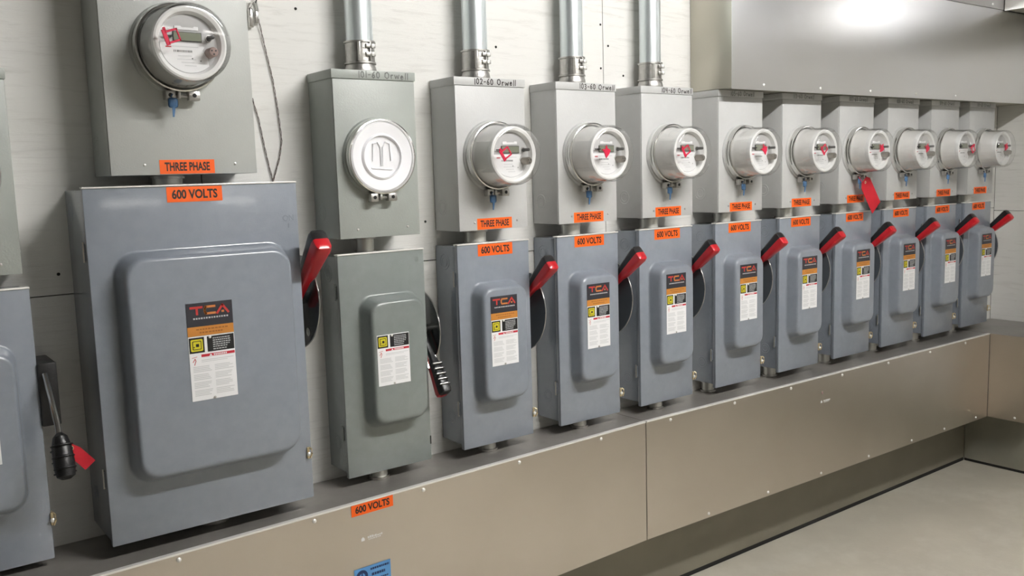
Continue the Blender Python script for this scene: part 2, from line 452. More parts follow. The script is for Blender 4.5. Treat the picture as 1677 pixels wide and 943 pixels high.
screws(tB, [(x, ty(x), TT - .014) for x in (1.678, 1.976, 2.27, 2.57, 2.87, 3.17, 3.45)])
screws(tB, [(x, ty(x), TB + .012) for x in (1.85, 2.15, 2.45, 2.75, 3.05, 3.3, 3.56)])
t = thing('wireway', 'steel wireway turning the corner along the right wall at floor end', 'cable trough', (0, 0, 0), 'steel wireways at the foot of the wall')
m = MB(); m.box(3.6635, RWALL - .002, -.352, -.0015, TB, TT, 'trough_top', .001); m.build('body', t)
m = MB(); m.box(3.660, 3.6632, -.353, ty(3.66) - .001, TB - .001, TT - .001, 'trough'); m.build('front_cover', t)
screws(t, [(3.66, -.30, TB + .014), (3.66, -.335, TT - .014)], 'x')

# stickers on the trough
rot = math.atan(.0352)
def on_trough(x): return Matrix.Translation((x, ty(x) - .0004, 0)) @ Matrix.Rotation(rot, 4, 'Z')
def orange(mb, x0, x1, z0, z1, y, s, mtx=None, bold=.032):
    w, h = x1 - x0, z1 - z0
    mb.quad(x0, x1, z0, z1, y, 'orange', mtx)
    mb.text(s, x0 + w * .09, x1 - w * .09, z0 + h * .2, z1 - h * .17, y - .0004, 'ink', bold, mtx)
mb = MB(); orange(mb, 0, .112, -.060, -.032, -.0006, '600 VOLTS', on_trough(.578)); o = mb.build('voltage_sticker', tA); o['label'] = 'orange 600 VOLTS sticker'
mb = MB(); X = on_trough(.577)
mb.quad(0, .098, -.262, -.188, -.0006, 'blue', X)
mb.lathe([(0, .0155), (.0003, .0155)], 'navy', (.020, -.0007, -.209), (0, -1, 0), 28, cap1=True, mtx=X)
mb.lathe([(0, .008), (.0003, .008)], 'blue', (.020, -.0012, -.209), (0, -1, 0), 20, cap1=True, mtx=X)
mb.quad(.0185, .0215, -.222, -.196, -.0017, 'navy', X)
rnd = random.Random(3)
for (z, x0, x1, h) in ((-.197, .043, .094, .005), (-.211, .046, .082, .0065), (-.224, .042, .09, .004), (-.236, .01, .09, .004)):
    x = x0
    while x < x1:
        w = rnd.uniform(.003, .0065); mb.quad(x, min(x + w, x1), z - h / 2, z + h / 2, -.0011, 'navy', X); x += w + .0012
o = mb.build('inspection_sticker', tA); o['label'] = 'blue sticker with round emblem'
def mark(par, X, z, seed):
    mb = MB(); r = random.Random(seed)
    mb.prism([(0, z), (.009, z), (.009, z + .005), (.0045, z + .010), (0, z + .006)], -.0009, -.0006, 'label_white', 'xz', X)
    x = .017
    while x < .055:
        w = r.uniform(.002, .005); mb.quad(x, x + w, z + .003, z + .003 + r.uniform(.003, .006), -.0008, 'label_white', X); x += w + .0012
    x = .019
    while x < .05:
        w = r.uniform(.002, .005); mb.quad(x, x + w, z - .001, z + .0015, -.0008, 'label_white', X); x += w + .0016
    o = mb.build('small_mark', par); o['label'] = 'small white printed mark'
mark(tA, on_trough(.600), -.124, 5)
mark(tB, Matrix.Translation((2.44, ty(2.44) - .0004, 0)) @ Matrix.Rotation(-math.atan(.0115), 4, 'Z'), -.125, 6)
mb = MB(); Xb = Matrix.Translation((2.45, ty(2.45) - .0008, 0)) @ Matrix.Rotation(-math.atan(.0115), 4, 'Z')
mb.lathe([(0, .006), (.001, .005)], 'pink', (0.0, 0, -.089), (0, -1, 0), 10, cap1=True, mtx=Xb); mb.build('knockout_plug', tB)

# ------------------------------------------------------------------ upper duct
DZ = .9645; DT = 1.342
d = thing('metal_duct', 'large bright steel duct running over the six right-hand meter boxes', 'duct', (0, 0, 0))
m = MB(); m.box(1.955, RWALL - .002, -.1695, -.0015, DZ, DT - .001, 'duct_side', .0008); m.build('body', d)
m = MB(); m.box(1.9535, RWALL - .002, -.172, -.1697, DZ - .004, DT - .0015, 'duct', .0006); m.build('front_cover', d)
screws(d, [(x, -.172, DZ + .012) for x in (2.11, 2.416, 2.719, 3.026, 3.325, 3.62)])
d = thing('metal_duct', 'upper tier of steel duct stacked on the bright duct at the top corner', 'duct', (0, 0, 0))
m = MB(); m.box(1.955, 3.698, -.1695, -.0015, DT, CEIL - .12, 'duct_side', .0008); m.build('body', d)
m = MB(); m.box(1.9535, 3.698, -.175, -.1697, DT - .0005, CEIL - .12, 'duct', .0006); m.build('front_cover', d)
screws(d, [(x, -.175, DT + .014) for x in (2.7, 3.02, 3.34, 3.6)])
d = thing('metal_duct', 'steel duct with dark underside running out along the right wall', 'duct', (0, 0, 0))
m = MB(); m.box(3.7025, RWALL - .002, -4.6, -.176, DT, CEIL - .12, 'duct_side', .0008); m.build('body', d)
m = MB(); m.box(3.700, 3.7023, -4.6, -.1765, DT - .004, CEIL - .12, 'duct', .0006); m.build('front_cover', d)

# ------------------------------------------------------------------ logo and warning labels (x from 0 to .086, z down from 0)
def logo_label(parent, x, z, y, k=1.0):
    X = Matrix.Translation((x, y, z)) @ Matrix.Diagonal((k, 1, k, 1))
    mb = MB()
    mb.quad(0, .086, -.044, 0, -.0006, 'dark_logo', X)
    mb.quad(0, .086, -.0615, -.044, -.0006, 'logo_band', X)
    y1 = -.0010; a, b = -.021, -.0085  # letter bottom, top
    mb.ribbon([(.008, b), (.029, b)], .0042, y1, 'logo_red', X); mb.ribbon([(.0195, b - .003), (.0195, a)], .0042, y1, 'logo_red', X)
    mb.ribbon([(.053, b), (.036, b), (.034, b - .004), (.034, a + .004), (.036, a), (.053, a)], .0042, y1, 'logo_orange', X)
    mb.ribbon([(.057, a - .001), (.0675, b + .001), (.078, a - .001)], .0042, y1, 'logo_red', X)
    mb.ribbon([(.0665, a + .0015), (.0687, a + .0015)], .004, y1, 'logo_orange', X)
    r = random.Random(9); q = .012
    while q < .074:
        w = r.uniform(.0025, .004); mb.quad(q, q + w, -.0305, -.0275, y1, 'label_text', X); q += w + .0016
    for (zz, x0, x1) in ((-.0495, .016, .072), (-.0555, .022, .066)):
        q = x0
        while q < x1:
            w = r.uniform(.003, .006); mb.quad(q, q + w, zz - .0012, zz + .0012, y1, 'band_ink', X); q += w + .0015
    return mb.build('logo_label', parent)
def warning_label(parent, x, z, y, k=1.0):
    X = Matrix.Translation((x, y, z)) @ Matrix.Diagonal((k, 1, k, 1))
    mb = MB(); y1, y2, y3, y4 = -.0010, -.0014, -.0018, -.0022
    mb.quad(0, .086, -.121, 0, -.0006, 'label_white', X)
    mb.quad(.001, .029, -.031, -.002, y1, 'blk_label', X)
    mb.quad(.0345, .085, -.031, -.002, y1, 'blk_label', X)
    def sq(c, z, h, yy, m, cut=0.15):
        c_ = h * cut
        p = [(c - h + c_, z - h), (c + h - c_, z - h), (c + h, z - h + c_), (c + h, z + h - c_), (c + h - c_, z + h), (c - h + c_, z + h), (c - h, z + h - c_), (c - h, z - h + c_)]
        mb.add([(a, yy, b) for a, b in p], [tuple(range(8))], m, X)
    sq(.015, -.0165, .0112, y2, 'yellow'); sq(.015, -.0165, .0082, y3, 'blk_label'); sq(.015, -.0165, .0070, y4, 'yellow')
    sq(.0158, -.0165, .0028, y4 - .0004, 'blk_label')
    mb.quad(.0085, .0105, -.0205, -.0185, y4 - .0004, 'blk_label', X)
    r = random.Random(4)
    for zz in (-.0065, -.0105, -.0145, -.0185, -.0225, -.027):
        q = .045; e = .075 if zz > -.02 else .07
        while q < e:
            w = r.uniform(.002, .005); mb.quad(q, q + w, zz - .0010, zz + .0010, y2, 'label_text', X); q += w + .0010
    mb.quad(.022, .085, -.0395, -.0345, y1, 'red_print', X)
    mb.add([(.0365, y2, -.0390), (.0425, y2, -.0390), (.0395, y2, -.0350)], [(0, 1, 2)], 'label_white', X)
    q = .045
    while q < .068:
        mb.quad(q, q + .0022, -.0385, -.0355, y2, 'label_white', X); q += .0032
    mb.ribbon([(.006, -.0475), (.010, -.0415), (.0115, -.0455), (.0085, -.0530)], .0012, y1, 'red_print', X)
    mb.ribbon([(.0045, -.0395), (.014, -.038)], .0008, y1, 'red_print', X)
    mb.ribbon([(.022, -.0455), (.082, -.0455)], .0012, y1, 'label_faint', X)
    mb.ribbon([(.022, -.0485), (.070, -.0485)], .0010, y1, 'label_faint', X)
    zl = -.057; i = 0
    while zl > -.116:
        if i % 5 != 4:
            for c0, c1 in ((.006, .040), (.046, .081)):
                e = c1 - r.uniform(0, .012)
                mb.ribbon([(c0, zl), (e, zl)], .0013, y1, 'label_faint', X)
        zl -= .0030; i += 1
    o = mb.build('warning_label', parent)
    s = MB()
    s.lathe([(0, .0030), (.001, .0029), (.0016, .0015), (.0018, .0)], 'screw', (x + .040 * k, y - .0008, z_(x, z, -.0035, k)), (0, -1, 0), 10)
    s.build('label_rivet', parent)
    s = MB()
    s.lathe([(0, .0028), (.001, .0027), (.0016, .0015), (.0018, .0)], 'zinc', (x + .042 * k, y - .0008, z_(x, z, -.1185, k)), (0, -1, 0), 10)
    s.build('label_rivet', parent)
    return o
def z_(x, z, dz, k): return z + dz * k

def rrect(x0, x1, z0, z1, r, n=7):
    pts = []
    for (cx, cz, a0) in ((x1 - r, z1 - r, 0), (x0 + r, z1 - r, 90), (x0 + r, z0 + r, 180), (x1 - r, z0 + r, 270)):
        for i in range(n):
            a = math.radians(a0 + 90 * i / (n - 1)); pts.append((cx + r * math.cos(a), cz + r * math.sin(a)))
    return pts
def bulge(mb, x0, x1, z0, z1, y, hgt, m, r, tw, bt):
    """pressed raised panel on a door: rings from the foot fillet to the flat top. tw: inset of the top, bt: extra slope at the bottom"""
    prof = [(0, 0), (.08, .010), (.15, .035), (.21, .08), (.26, .15), (.50, .70), (.56, .81), (.64, .90), (.74, .960), (.86, .990), (1.0, 1.0)]
    vs = []; fs = []; n = None
    for (u, h) in prof:
        i = tw * u
        p = rrect(x0 + i, x1 - i * .8, z0 + i + bt * u, z1 - i, max(r - i * .35, .01)); n = len(p)
        vs += [(a, y - hgt * h, b) for a, b in p]
    for j in range(len(prof) - 1):
        for i in range(n):
            i2 = (i + 1) % n; fs.append((j * n + i, j * n + i2, (j + 1) * n + i2, (j + 1) * n + i))
    fs.append(tuple((len(prof) - 1) * n + i for i in range(n)))
    mb.add(vs, fs, m)

# ------------------------------------------------------------------ handle (lever + quadrant shroud)
def lever(parent, x, py, pz, ang, k=1.0, ribs=False):
    """lever grip along -y, rotated up (+) or down (-) by ang degrees about its pivot"""
    X = Matrix.Translation((x, py, pz)) @ Matrix.Rotation(math.radians(-ang), 4, 'X') @ Matrix.Diagonal((k, k, k, 1))
    h = bpy.data.objects.new('operating_handle', None)
    # black back half, red front/lower half
    def half(m, s):
        mb = MB()
        # stations: distance, half width x, height (towards s)
        st = [(0.0, .0085, .011), (.05, .0085, .011), (.085, .0095, .013), (.108, .0135, .019), (.15, .0155, .022), (.190, .0175, .0255), (.199, .0160, .0235), (.202, .0115, .018)]
        vs = []; fs = []; nn = 10
        for (dd, w, hh) in st:
            ring = []
            for i in range(nn):
                t = math.pi * i / (nn - 1)
                cx = math.copysign(abs(math.cos(t)) ** .42, math.cos(t)) * w; cz = (abs(math.sin(t)) ** .42) * hh * s
                ring.append((cx, -dd, cz))
            vs += ring
        for j in range(len(st) - 1):
            for i in range(nn):
                i2 = (i + 1) % nn; fs.append((j * nn + i, j * nn + i2, (j + 1) * nn + i2, (j + 1) * nn + i))
        fs.append(tuple(range(nn))); fs.append(tuple((len(st) - 1) * nn + i for i in range(nn)))
        mb.add(vs, fs, m, X)
        if m == 'black':
            for q in (.112, .128, .144, .160, .176):
                if ribs: mb.box(-.0165, .0165, -q - .004, -q + .004, .012, .0265, 'black', .002, 1, X)
                if ribs: mb.box(-.0172, .0100, -q - .0018, -q + .0018, .0225, .0272, 'chrome', .0008, 1, X)
        return mb
    b = half('black', 1); bo = b.build('operating_handle', parent); bo['label'] = 'black and red switch lever'
    ro = half('red', -1).build('lever_facing', bo); ro['label'] = 'red half of the lever'
    return bo
def shroud(parent, x, cy, cz, ry, rz, rot_=0.0, col='shroud', grom=(-62, .80), top=36):
    mb = MB(); pts = []
    for i in range(29):
        a = math.radians(-78 + (78 + top) * i / 28)
        pts.append((-ry * math.cos(a), rz * math.sin(a)))
    c, s = math.cos(rot_), math.sin(rot_)
    pts = [(p[0] * c - p[1] * s + cy, p[0] * s + p[1] * c + cz) for p in pts]
    poly = [(min(cy + .0, pts[0][0] + .03), pts[0][1])] + pts + [(min(cy + .0, pts[-1][0] + .03), pts[-1][1])]
    mb.prism(poly, x - .0015, x + .0015, col, 'yz')
    o = mb.build('handle_shroud', parent)
    r = MB(); r.tube([(x, a, b) for a, b in pts], .0017, 'zinc', 6); r.build('shroud_rim', o)
    g = MB(); a = math.radians(grom[0]); gy, gz = -ry * grom[1] * math.cos(a), rz * grom[1] * math.sin(a)
    gy, gz = gy * c - gz * s + cy, gy * s + gz * c + cz
    g.lathe([(0, .0), (.0001, .010), (.0006, .010), (.0008, .0)], 'chrome', (x - .0016, gy, gz), (-1, 0, 0), 18); g.build('padlock_eye', o)
    return o

def latch(parent, x, z, y):
    mb = MB()
    mb.box(x - .002, x + .004, y - .004, y + .012, z - .014, z + .012, 'brass', .0015)
    mb.tube([(x + .003, y - .004, z + .012), (x + .006, y - .009, z + .008), (x + .006, y - .010, z - .002), (x + .002, y - .008, z - .012)], .0019, 'brass', 8)
    mb.lathe([(0, .0045), (.003, .0045), (.0045, .0025), (.005, 0)], 'screw', (x + .001, y - .004, z - .003), (0, -1, 0), 14)
    mb.build('door_latch', parent)
def knockout(mb, x, y, z, m, r=.020):
    """pressed concentric knockout rings on a left side wall (plane x)"""
    for q in (r, r * .6):
        n = 28; vs = []; fs = []
        for i in range(n):
            t = 2 * math.pi * i / n; c, s = math.cos(t), math.sin(t)
            for (rr, hh) in ((q - .0012, 0), (q, .0007), (q + .0012, 0)):
                vs.append((x - hh, y + rr * c, z + rr * s))
        for i in range(n):
            j = (i + 1) % n
            for k in (0, 1): fs.append((i * 3 + k, i * 3 + k + 1, j * 3 + k + 1, j * 3 + k))
        mb.add(vs, fs, m)

def safety_switch(w, h, dep, m, label, loc, stk='600 VOLTS', logo=True, group=None, big=False, green=False, emb=None, rise=.045, bodyz=.012, handle='up'):
    t = thing('safety_switch', label, 'switch box', loc, group)
    dt = .013
    mb = MB(); mb.box(.0015, w - .0015, -(dep - dt), -.002, bodyz, h - .004, m, .0015)
    knockout(mb, .0014, -.045, h - .045, m); knockout(mb, .0014, -.05, .08, m, .017)
    mb.build('enclosure', t)
    mb = MB(); mb.box(-.0008, w + .0008, -dep, -(dep - dt), 0, h, m, .0022)
    e0, e1, f0, f1 = emb
    bulge(mb, e0, e1, f0 + .010, f1, -dep, rise, m, .036 if not big else .045, .022, .010)
    if big:
        mb.text('ON', w - .034, w - .010, h - .083, h - .070, -dep - .0005, m, .0)
        mb.quad(w - .023, w - .021, h - .098, h - .088, -dep - .0006, m)
    if green:
        mb.quad(w - .024, w - .016, h - .03, h - .018, -dep - .0006, m)
    mb.build('door', t)
    for z in (h * .80, h * .165):
        k = MB(); k.tube([(-.0035, -(dep - .017), z), (-.0035, -(dep - .017), z + .040)], .0022, 'zinc' if not green else m, 8)
        k.box(-.0032, .001, -(dep - .013), -(dep - .019), z + .004, z + .036, m); k.build('hinge', t)
    # fold-over lip along the top edge of the door, its highlight painted in
    k = MB(); k.box(-.001, w + .001, -dep - .0022, -(dep - dt - .004), h - .0010, h + .0022, 'lip', .0006); k.build('drip_lip', t)
    if stk:
        sx = w * .275 if not big else .155
        k = MB(); orange(k, sx, sx + .112, h - .033, h - .0025, -dep - .0006, stk); o = k.build('voltage_sticker', t); o['label'] = 'orange 600 VOLTS sticker'
    return t

# ---- standard switch and meter box prototypes ------------------------------------------------
WD, HD, DD = .2305, .54, .109
WM, HM, DM = .2216, .388, .1146
ZM = .5752
XS = [.9553, 1.2873, 1.6070, 1.9502, 2.2822, 2.6120, 2.9313, 3.2486, 3.5554]
XM = [.9599, 1.2898, 1.6143, 1.9568, 2.2836, 2.6153, 2.9323, 3.2495, 3.5593]
who = ['102-60', '103-60', '104-60', 'fifth', 'sixth', 'seventh', 'eighth', 'ninth', 'tenth']
sw_label = [
 'blue-grey safety switch with red lever up, below the 102-60 meter box',
 'blue-grey safety switch with red lever up, below the 103-60 meter box',
 'blue-grey safety switch with red lever up, below the 104-60 meter box',
 'blue-grey safety switch under the first meter box that touches the steel duct',
 'blue-grey safety switch two to the left of the one below the red tag, second under the duct, left neighbour of tagged meter box',
 'blue-grey safety switch below the meter box that carries the hanging red tag',
 'blue-grey safety switch just right of the one below the red tag',
 'blue-grey safety switch last but one before the right wall',
 'blue-grey safety switch nearest the corner, its lever against the right wall']
sw_label[4] = 'blue-grey safety switch just left of the one below the red tag'
bx_label = [
 'light grey meter box marked 102-60 Orwell in black, second conduit from left on top',
 'light grey meter box marked 103-60 Orwell in black, beneath the third conduit',
 'light grey meter box marked 104-60 Orwell in black, beneath the rightmost conduit',
 'light grey meter box at the left end of the steel duct, directly right of 104-60',
 'light grey meter box tucked under the duct, left neighbour of the red-tagged one',
 'light grey meter box under the duct, behind the hanging red tag',
 'light grey meter box under the duct, right neighbour of the red-tagged one',
 'light grey meter box under the duct, last but one before the corner',
 'light grey meter box under the duct, closest to the right wall']
mt_label = [
 'round glass-covered meter on the 102-60 box, red seal at left of its face',
 'round glass-covered meter on the 103-60 box, solid red diamond seal on its face',
 'round glass-covered meter on the 104-60 box, open red seal at face edge',
 'round glass-covered meter on the box at the left end of the duct',
 'round glass-covered meter just left of the one with the hanging red tag',
 'round glass-covered meter with a big red tag hanging beneath its drum',
 'round glass-covered meter just right of the one with the hanging red tag',
 'round glass-covered meter last but one before the right wall',
 'round glass-covered meter nearest the right wall, seen almost side-on']

def std_switch(label, loc, **kw):
    hd = kw.pop('hd', 'up')
    t = safety_switch(WD, HD, DD, kw.pop('m', 'switch'), label, loc, emb=(.033, .199, .098, .440), group='safety switches in a row on the wall', **kw)
    y = -DD - .0453
    logo_label(t, .066, .404, y); warning_label(t, .066, .342, y)
    if hd == 'up':
        shroud(t, WD + .040, 0, .338, .127, .123, top=58); lever(t, WD + .019, -.032, .350, 41.5)
        mb = MB(); mb.tube([(WD + .001, -.030, .345), (WD + .040, -.030, .345)], .012, 'zinc', 16); mb.build('handle_pivot', t)
        latch(t, WD + .001, .062, -DD)
    return t
S0 = std_switch(sw_label[0], (XS[0], 0, 0))
for x, l in zip(XS[1:], sw_label[1:]): dup(S0, (x, 0, 0), l)

# ------------------------------------------------------------------ meter boxes
def ring_and_seal(t, cx, dm, cz, latch_m='zinc', seal=True, k=1.0):
    mb = MB()
    mb.lathe([(0, .092), (.004, .0915), (.007, .089), (.0075, .086)], M_ := t['_m'], (cx, -dm, cz), (0, -1, 0), 64); mb.build('meter_hub', t)
    mb = MB()
    mb.lathe([(.006, .0865), (.009, .0880), (.014, .0880), (.017, .0866), (.019, .0868), (.023, .0878), (.027, .0868), (.028, .0840), (.024, .0815), (.006, .0815)], 'chrome', (cx, -dm, cz), (0, -1, 0), 72)
    ro = mb.build('locking_ring', t)
    mb = MB(); a = -dm - .016
    for (x0, x1) in ((-.036, -.016), (.010, .034)):
        mb.box(cx + x0, cx + x1, a - .010, a + .008, cz - .104, cz - .0845, latch_m, .0025)
        mb.lathe([(0, .0042), (.001, .0042), (.0012, 0)], 'black', (cx + (x0 + x1) / 2, a - .0100, cz - .094), (0, -1, 0), 12)
    mb.tube([(cx - .018, a, cz - .095), (cx + .012, a, cz - .095)], .0028, latch_m, 8)
    mb.box(cx - .012, cx - .004, a - .009, a + .006, cz - .101, cz - .086, latch_m, .0035)
    mb.build('ring_clamp', ro)
    if seal:
        mb = MB()
        mb.box(cx - .033, cx - .014, a - .018, a - .011, cz - .120, cz - .100, 'blue_seal', .005, 3)
        mb.prism([(cx - .026, cz - .116), (cx - .019, cz - .116), (cx - .023, cz - .138), (cx - .026, cz - .138)], a - .0165, a - .0145, 'blue_seal')
        mb.tube([(cx - .024, a - .012, cz - .102), (cx - .026, a - .013, cz - .096), (cx - .022, a - .013, cz - .092)], .001, 'blue_seal', 6)
        mb.build('blue_seal', ro)
def meter_box(w, h, dm, m, label, loc, writing, seed, stk=True, group='meter boxes in a row on the wall', cx=None, cz=.190, lid=True, pen='ink', seal=True, mark_x=None):
    t = thing('meter_box', label, 'meter box', loc, group); t['_m'] = m
    mb = MB(); mb.box(0, w, -dm + .003, -.002, 0, h - (.020 if lid else 0), m, .0015)
    knockout(mb, -.0001, -.040, .062, m, .020); mb.build('enclosure', t)
    mb = MB(); mb.box(.0012, w - .0008, -dm, -dm + .0028, 0.0, h - (.0215 if lid else .001), m, .0010)
    mb.build('front_cover', t)
    for q in (.22, .84):
        s = MB(); s.lathe([(0, .003), (.001, .0028), (.0018, 0)], 'zinc', (w * q, -dm, .020), (0, -1, 0), 10); s.build('cover_screw', t)
    if lid:
        mb = MB(); mb.box(-.0018, w + .0018, -dm - .0020, -.002, h - .0205, h, m, .0012)
        mb.build('top_cap', t)
        if writing:
            mb = MB(); scrawl(mb, writing, mark_x or w * .27, h - .0172, .0142, -dm - .0026, pen, .0023, seed, total=.135)
            o = mb.build('handwriting', t); o['label'] = 'handwritten ' + writing
    if stk:
        mb = MB(); orange(mb, w * .5 - .055, w * .5 + .057, .0015, .0300, -dm - .0006, 'THREE PHASE', None, .028)
        o = mb.build('phase_sticker', t); o['label'] = 'orange THREE PHASE sticker'
    ring_and_seal(t, cx if cx is not None else w / 2, dm, cz, seal=seal)
    del t['_m']
    return t
writings = ['102-60 Orwell', '103-60 Orwell', '104-60 Orwell', '105-60 Orwell', '113-60 Orwell', '107-60 Orwell', '108-60 Orwell', '109-60 Orwell', '110-60 Orwell']
B0 = meter_box(WM, HM, DM, 'box', bx_label[0], (XM[0], 0, ZM), writings[0], 1)
for i in range(1, 9):
    b = dup(B0, (XM[i], 0, ZM), bx_label[i])
    for k in kids(b):   # its own handwriting
        if k.name.startswith('handwriting'):
            old = k; mb = MB()
            off = .38 if i in (1, 2) else (.26 if i > 2 else .30)
            scrawl(mb, writings[i], WM * off, HM - .0172, .0140, -DM - .0026, 'ink' if i < 3 else 'pencil', .0021, i + 1, total=.135 if i in (1, 2) else .120)
            o = mb.build('handwriting', b); o['label'] = 'handwritten ' + writings[i]
            bpy.data.objects.remove(old)

# ------------------------------------------------------------------ electric meters
def seal_flag(t, kind, ang, cx, cz, y=-.1035):
    X = Matrix.Translation((cx, y, cz)) @ Matrix.Rotation(math.radians(ang), 4, 'Y')
    mb = MB()
    if kind == 'open':
        s = .0125
        for (x0, x1, z0, z1) in ((-s, s, s - .004, s), (-s, s, -s, -s + .004), (s - .003, s, -s, s), (-s - .005, -s + .003, -s - .002, s + .003)):
            mb.box(x0, x1, -.0012, .0012, z0, z1, 'seal_red', .0006, 1, X)
        mb.box(-s - .001, -s + .004, -.0012, .0012, s, s + .007, 'seal_red', .0006, 1, X)
    else:
        mb.prism([(-.003, .018), (.001, .010), (.013, .007), (.010, -.004), (.001, -.017), (-.006, -.006), (-.012, .001), (-.006, .006)], -.0012, .0012, 'seal_red', 'xz', X)
        mb.box(-.016, -.006, -.0016, .0016, .001, .005, 'seal_red', .0008, 1, X)
    mb.build('red_flag', t)
def meter(label, loc, drum='ivory', L=.100, port='port', flag=('open', -32)):
    t = thing('electric_meter', label, 'electric meter', loc, 'round electric meters')
    mb = MB(); mb.lathe([(.009, .0765), (.012, .0775), (.020, .0750), (.030, .0740), (L - .030, .0705), (L - .0285, .0665), (L - .0285, .0), ], drum, n=64, cap0=True)
    mb.build('drum', t)
    mb = MB(); mb.lathe([(L - .030, .0704), (L - .020, .0716), (L - .0150, .0708), (L - .0135, .0670), (L - .0160, .0610), (L - .0282, .0565)], 'white', n=64); mb.build('face_bezel', t)
    y = -(L - .0283)
    # face: grey upper field, white lower name plate with sloping right side
    f = MB(); f.lathe([(0, .0570), (.0006, .0570), (.0007, .0)], 'plate', (0, y, 0), n=48)
    f_o = f.build('face_plate', t)
    p = MB(); arc = [(.0555 * math.cos(a), .0555 * math.sin(a)) for a in [math.radians(d) for d in range(186, 316, 6)]]
    arc += [(.036, -.026), (.026, -.012), (.034, .001), (-.0555, .001)]
    p.prism(arc, y - .0016, y - .0008, 'label_white'); r = random.Random(2)
    q = -.030
    while q < .006: p.quad(q, q + .0012, -.0165, -.0125, y - .0019, 'blk_label'); q += r.uniform(.0018, .003)
    for z, a, b in ((-.006, -.034, .018), (-.0235, -.022, .004), (-.030, -.024, .012), (-.036, -.016, .008), (-.042, -.010, .012)):
        p.ribbon([(a, z), (b, z)], .0013, y - .0019, 'label_faint')
    p.quad(-.045, -.034, -.0085, -.0060, y - .0019, 'red_print'); p.quad(.020, .0225, -.033, -.031, y - .0019, 'blk_label')
    p.quad(.004, .0065, -.029, -.027, y - .0019, 'blk_label')
    p.build('name_plate', f_o)
    p = MB(); p.prism([(-.026, .026), (.020, .026), (.020, .033), (.012, .0335), (.010, .031), (-.012, .031), (-.014, .0335), (-.026, .033)], y - .0022, y - .0006, 'label_white'); p.build('maker_plate', f_o)
    p = MB(); p.box(-.030, .026, y - .003, y, .004, .0225, 'blk_label', .0008); p.box(-.0285, .0245, y - .0035, y - .0028, .0055, .021, 'lcd'); p.build('display', f_o)
    p = MB(); p.lathe([(0, .0055), (.004, .0055), (.006, .0042), (.024, .0040), (.0245, 0)], 'black', (.040, y, .012), n=20)
    p.lathe([(0, .0075), (.003, .0068), (.0032, 0)], 'zinc', (.040, y + .0004, .012), n=20)
    p.build('reset_knob', f_o)
    p = MB(); p.lathe([(0, .010), (.024, .0095), (.0265, .0080), (.0268, .0)], port, (.040, y, -.016), n=24)
    for a in (30, 150, 270): p.lathe([(0, .0018), (.0006, .0016), (.0007, 0)], 'black', (.040 + .0045 * math.cos(math.radians(a)), y - .0268, -.016 + .0045 * math.sin(math.radians(a))), n=8)
    p.build('optical_port', f_o)
    p = MB(); p.tube([(-.048, y - .006, .0125), (-.030, y - .006, .0125)], .0016, 'black', 8); p.tube([(-.034, y, .0125), (-.034, y - .012, .0125)], .0022, 'black', 8); p.build('contact_pin', f_o)
    g = MB(); g.lathe([(.018, .0800), (.022, .0812), (.026, .0795), (L - .006, .0765), (L, .0745), (L + .0035, .0705), (L + .005, .064), (L + .0055, .0)], 'glass', n=72)
    g.build('glass_cover', t)
    g = MB(); 0 and g.lathe([(L - .003, .0775), (L + .0012, .0768), (L + .0030, .0735), (L + .0012, .0730), (L - .003, .0755), (L - .003, .0775)], 'white', n=72)
    if flag: seal_flag(t, flag[0], flag[1], -.040, .008, -(L + .0075) if flag[0] == 'open' else -(L + .0075))
    g.bm.free()
    return t
cz = .190
MET = [meter(mt_label[0], (XM[0] + WM / 2, -DM - .007, ZM + cz), flag=None)]
for i in range(1, 9): MET.append(dup(MET[0], (XM[i] + WM / 2, -DM - .007, ZM + cz), mt_label[i]))
flags = [('open', -32, -.040, .004), ('solid', 10, -.034, .004), ('open', -30, -.042, .006), ('solid', -10, -.028, .006), ('open', -40, -.036, .006), ('solid', 40, -.024, .006), ('solid', 20, -.030, .004), ('open', 60, .004, -.002), ('solid', 30, -.026, .006)]
for m_, (kd, an, fx, fz) in zip(MET, flags): seal_flag(m_, kd, an, fx, fz, -.1085)

# ------------------------------------------------------------------ unit 101 (blank cover, greenish, lever down)
X1 = .6215
t = meter_box(.2163, .387, .1284, 'box_green', 'sage grey meter box marked 101-60 Orwell, closed with a milky blank cover', (X1 - .0018, 0, .578), '101-60 Orwell', 11, stk=False, pen='pencil', seal=False, cz=.188, mark_x=.066)
mb = MB(); c = (.108, -.1284, .188)
mb.lathe([(.010, .081), (.022, .081), (.026, .078), (.024, .066), (.021, .054), (.026, .051), (.027, .049), (.021, .047), (.019, .040), (.019, .0)], 'cover', c, n=64)
co = mb.build('blank_cover', t)
mb = MB()
for s in (-1, 1):
    mb.tube([(c[0] + s * .002, c[1] - .0205, c[2] - .022), (c[0] + s * .003, c[1] - .0205, c[2] + .022), (c[0] + s * .010, c[1] - .0205, c[2] + .034), (c[0] + s * .022, c[1] - .0205, c[2] + .030), (c[0] + s * .024, c[1] - .0205, c[2] - .01)], .0016, 'cover', 8)
mb.tube([(c[0] - .028, c[1] - .0205, c[2] - .026), (c[0] + .026, c[1] - .0205, c[2] - .030)], .0016, 'cover', 8)
mb.build('moulded_rib', co)
t = safety_switch(.2339, .5414, .104, 'switch_green', 'green-grey safety switch with black lever down, below the 101-60 meter box', (.6226, 0, -.0024), stk=None, green=True, emb=(.045, .216, .100, .441), group='safety switches in a row on the wall')
warning_label(t, .068, .348, -.104 - .0453, 1.02)
shroud(t, .2339 + .038, 0, .325, .108, .105, 0, 'shroud_shaded', (-60, .80), top=70); lever(t, .2339 + .019, -.050, .322, -57, .88, ribs=True)
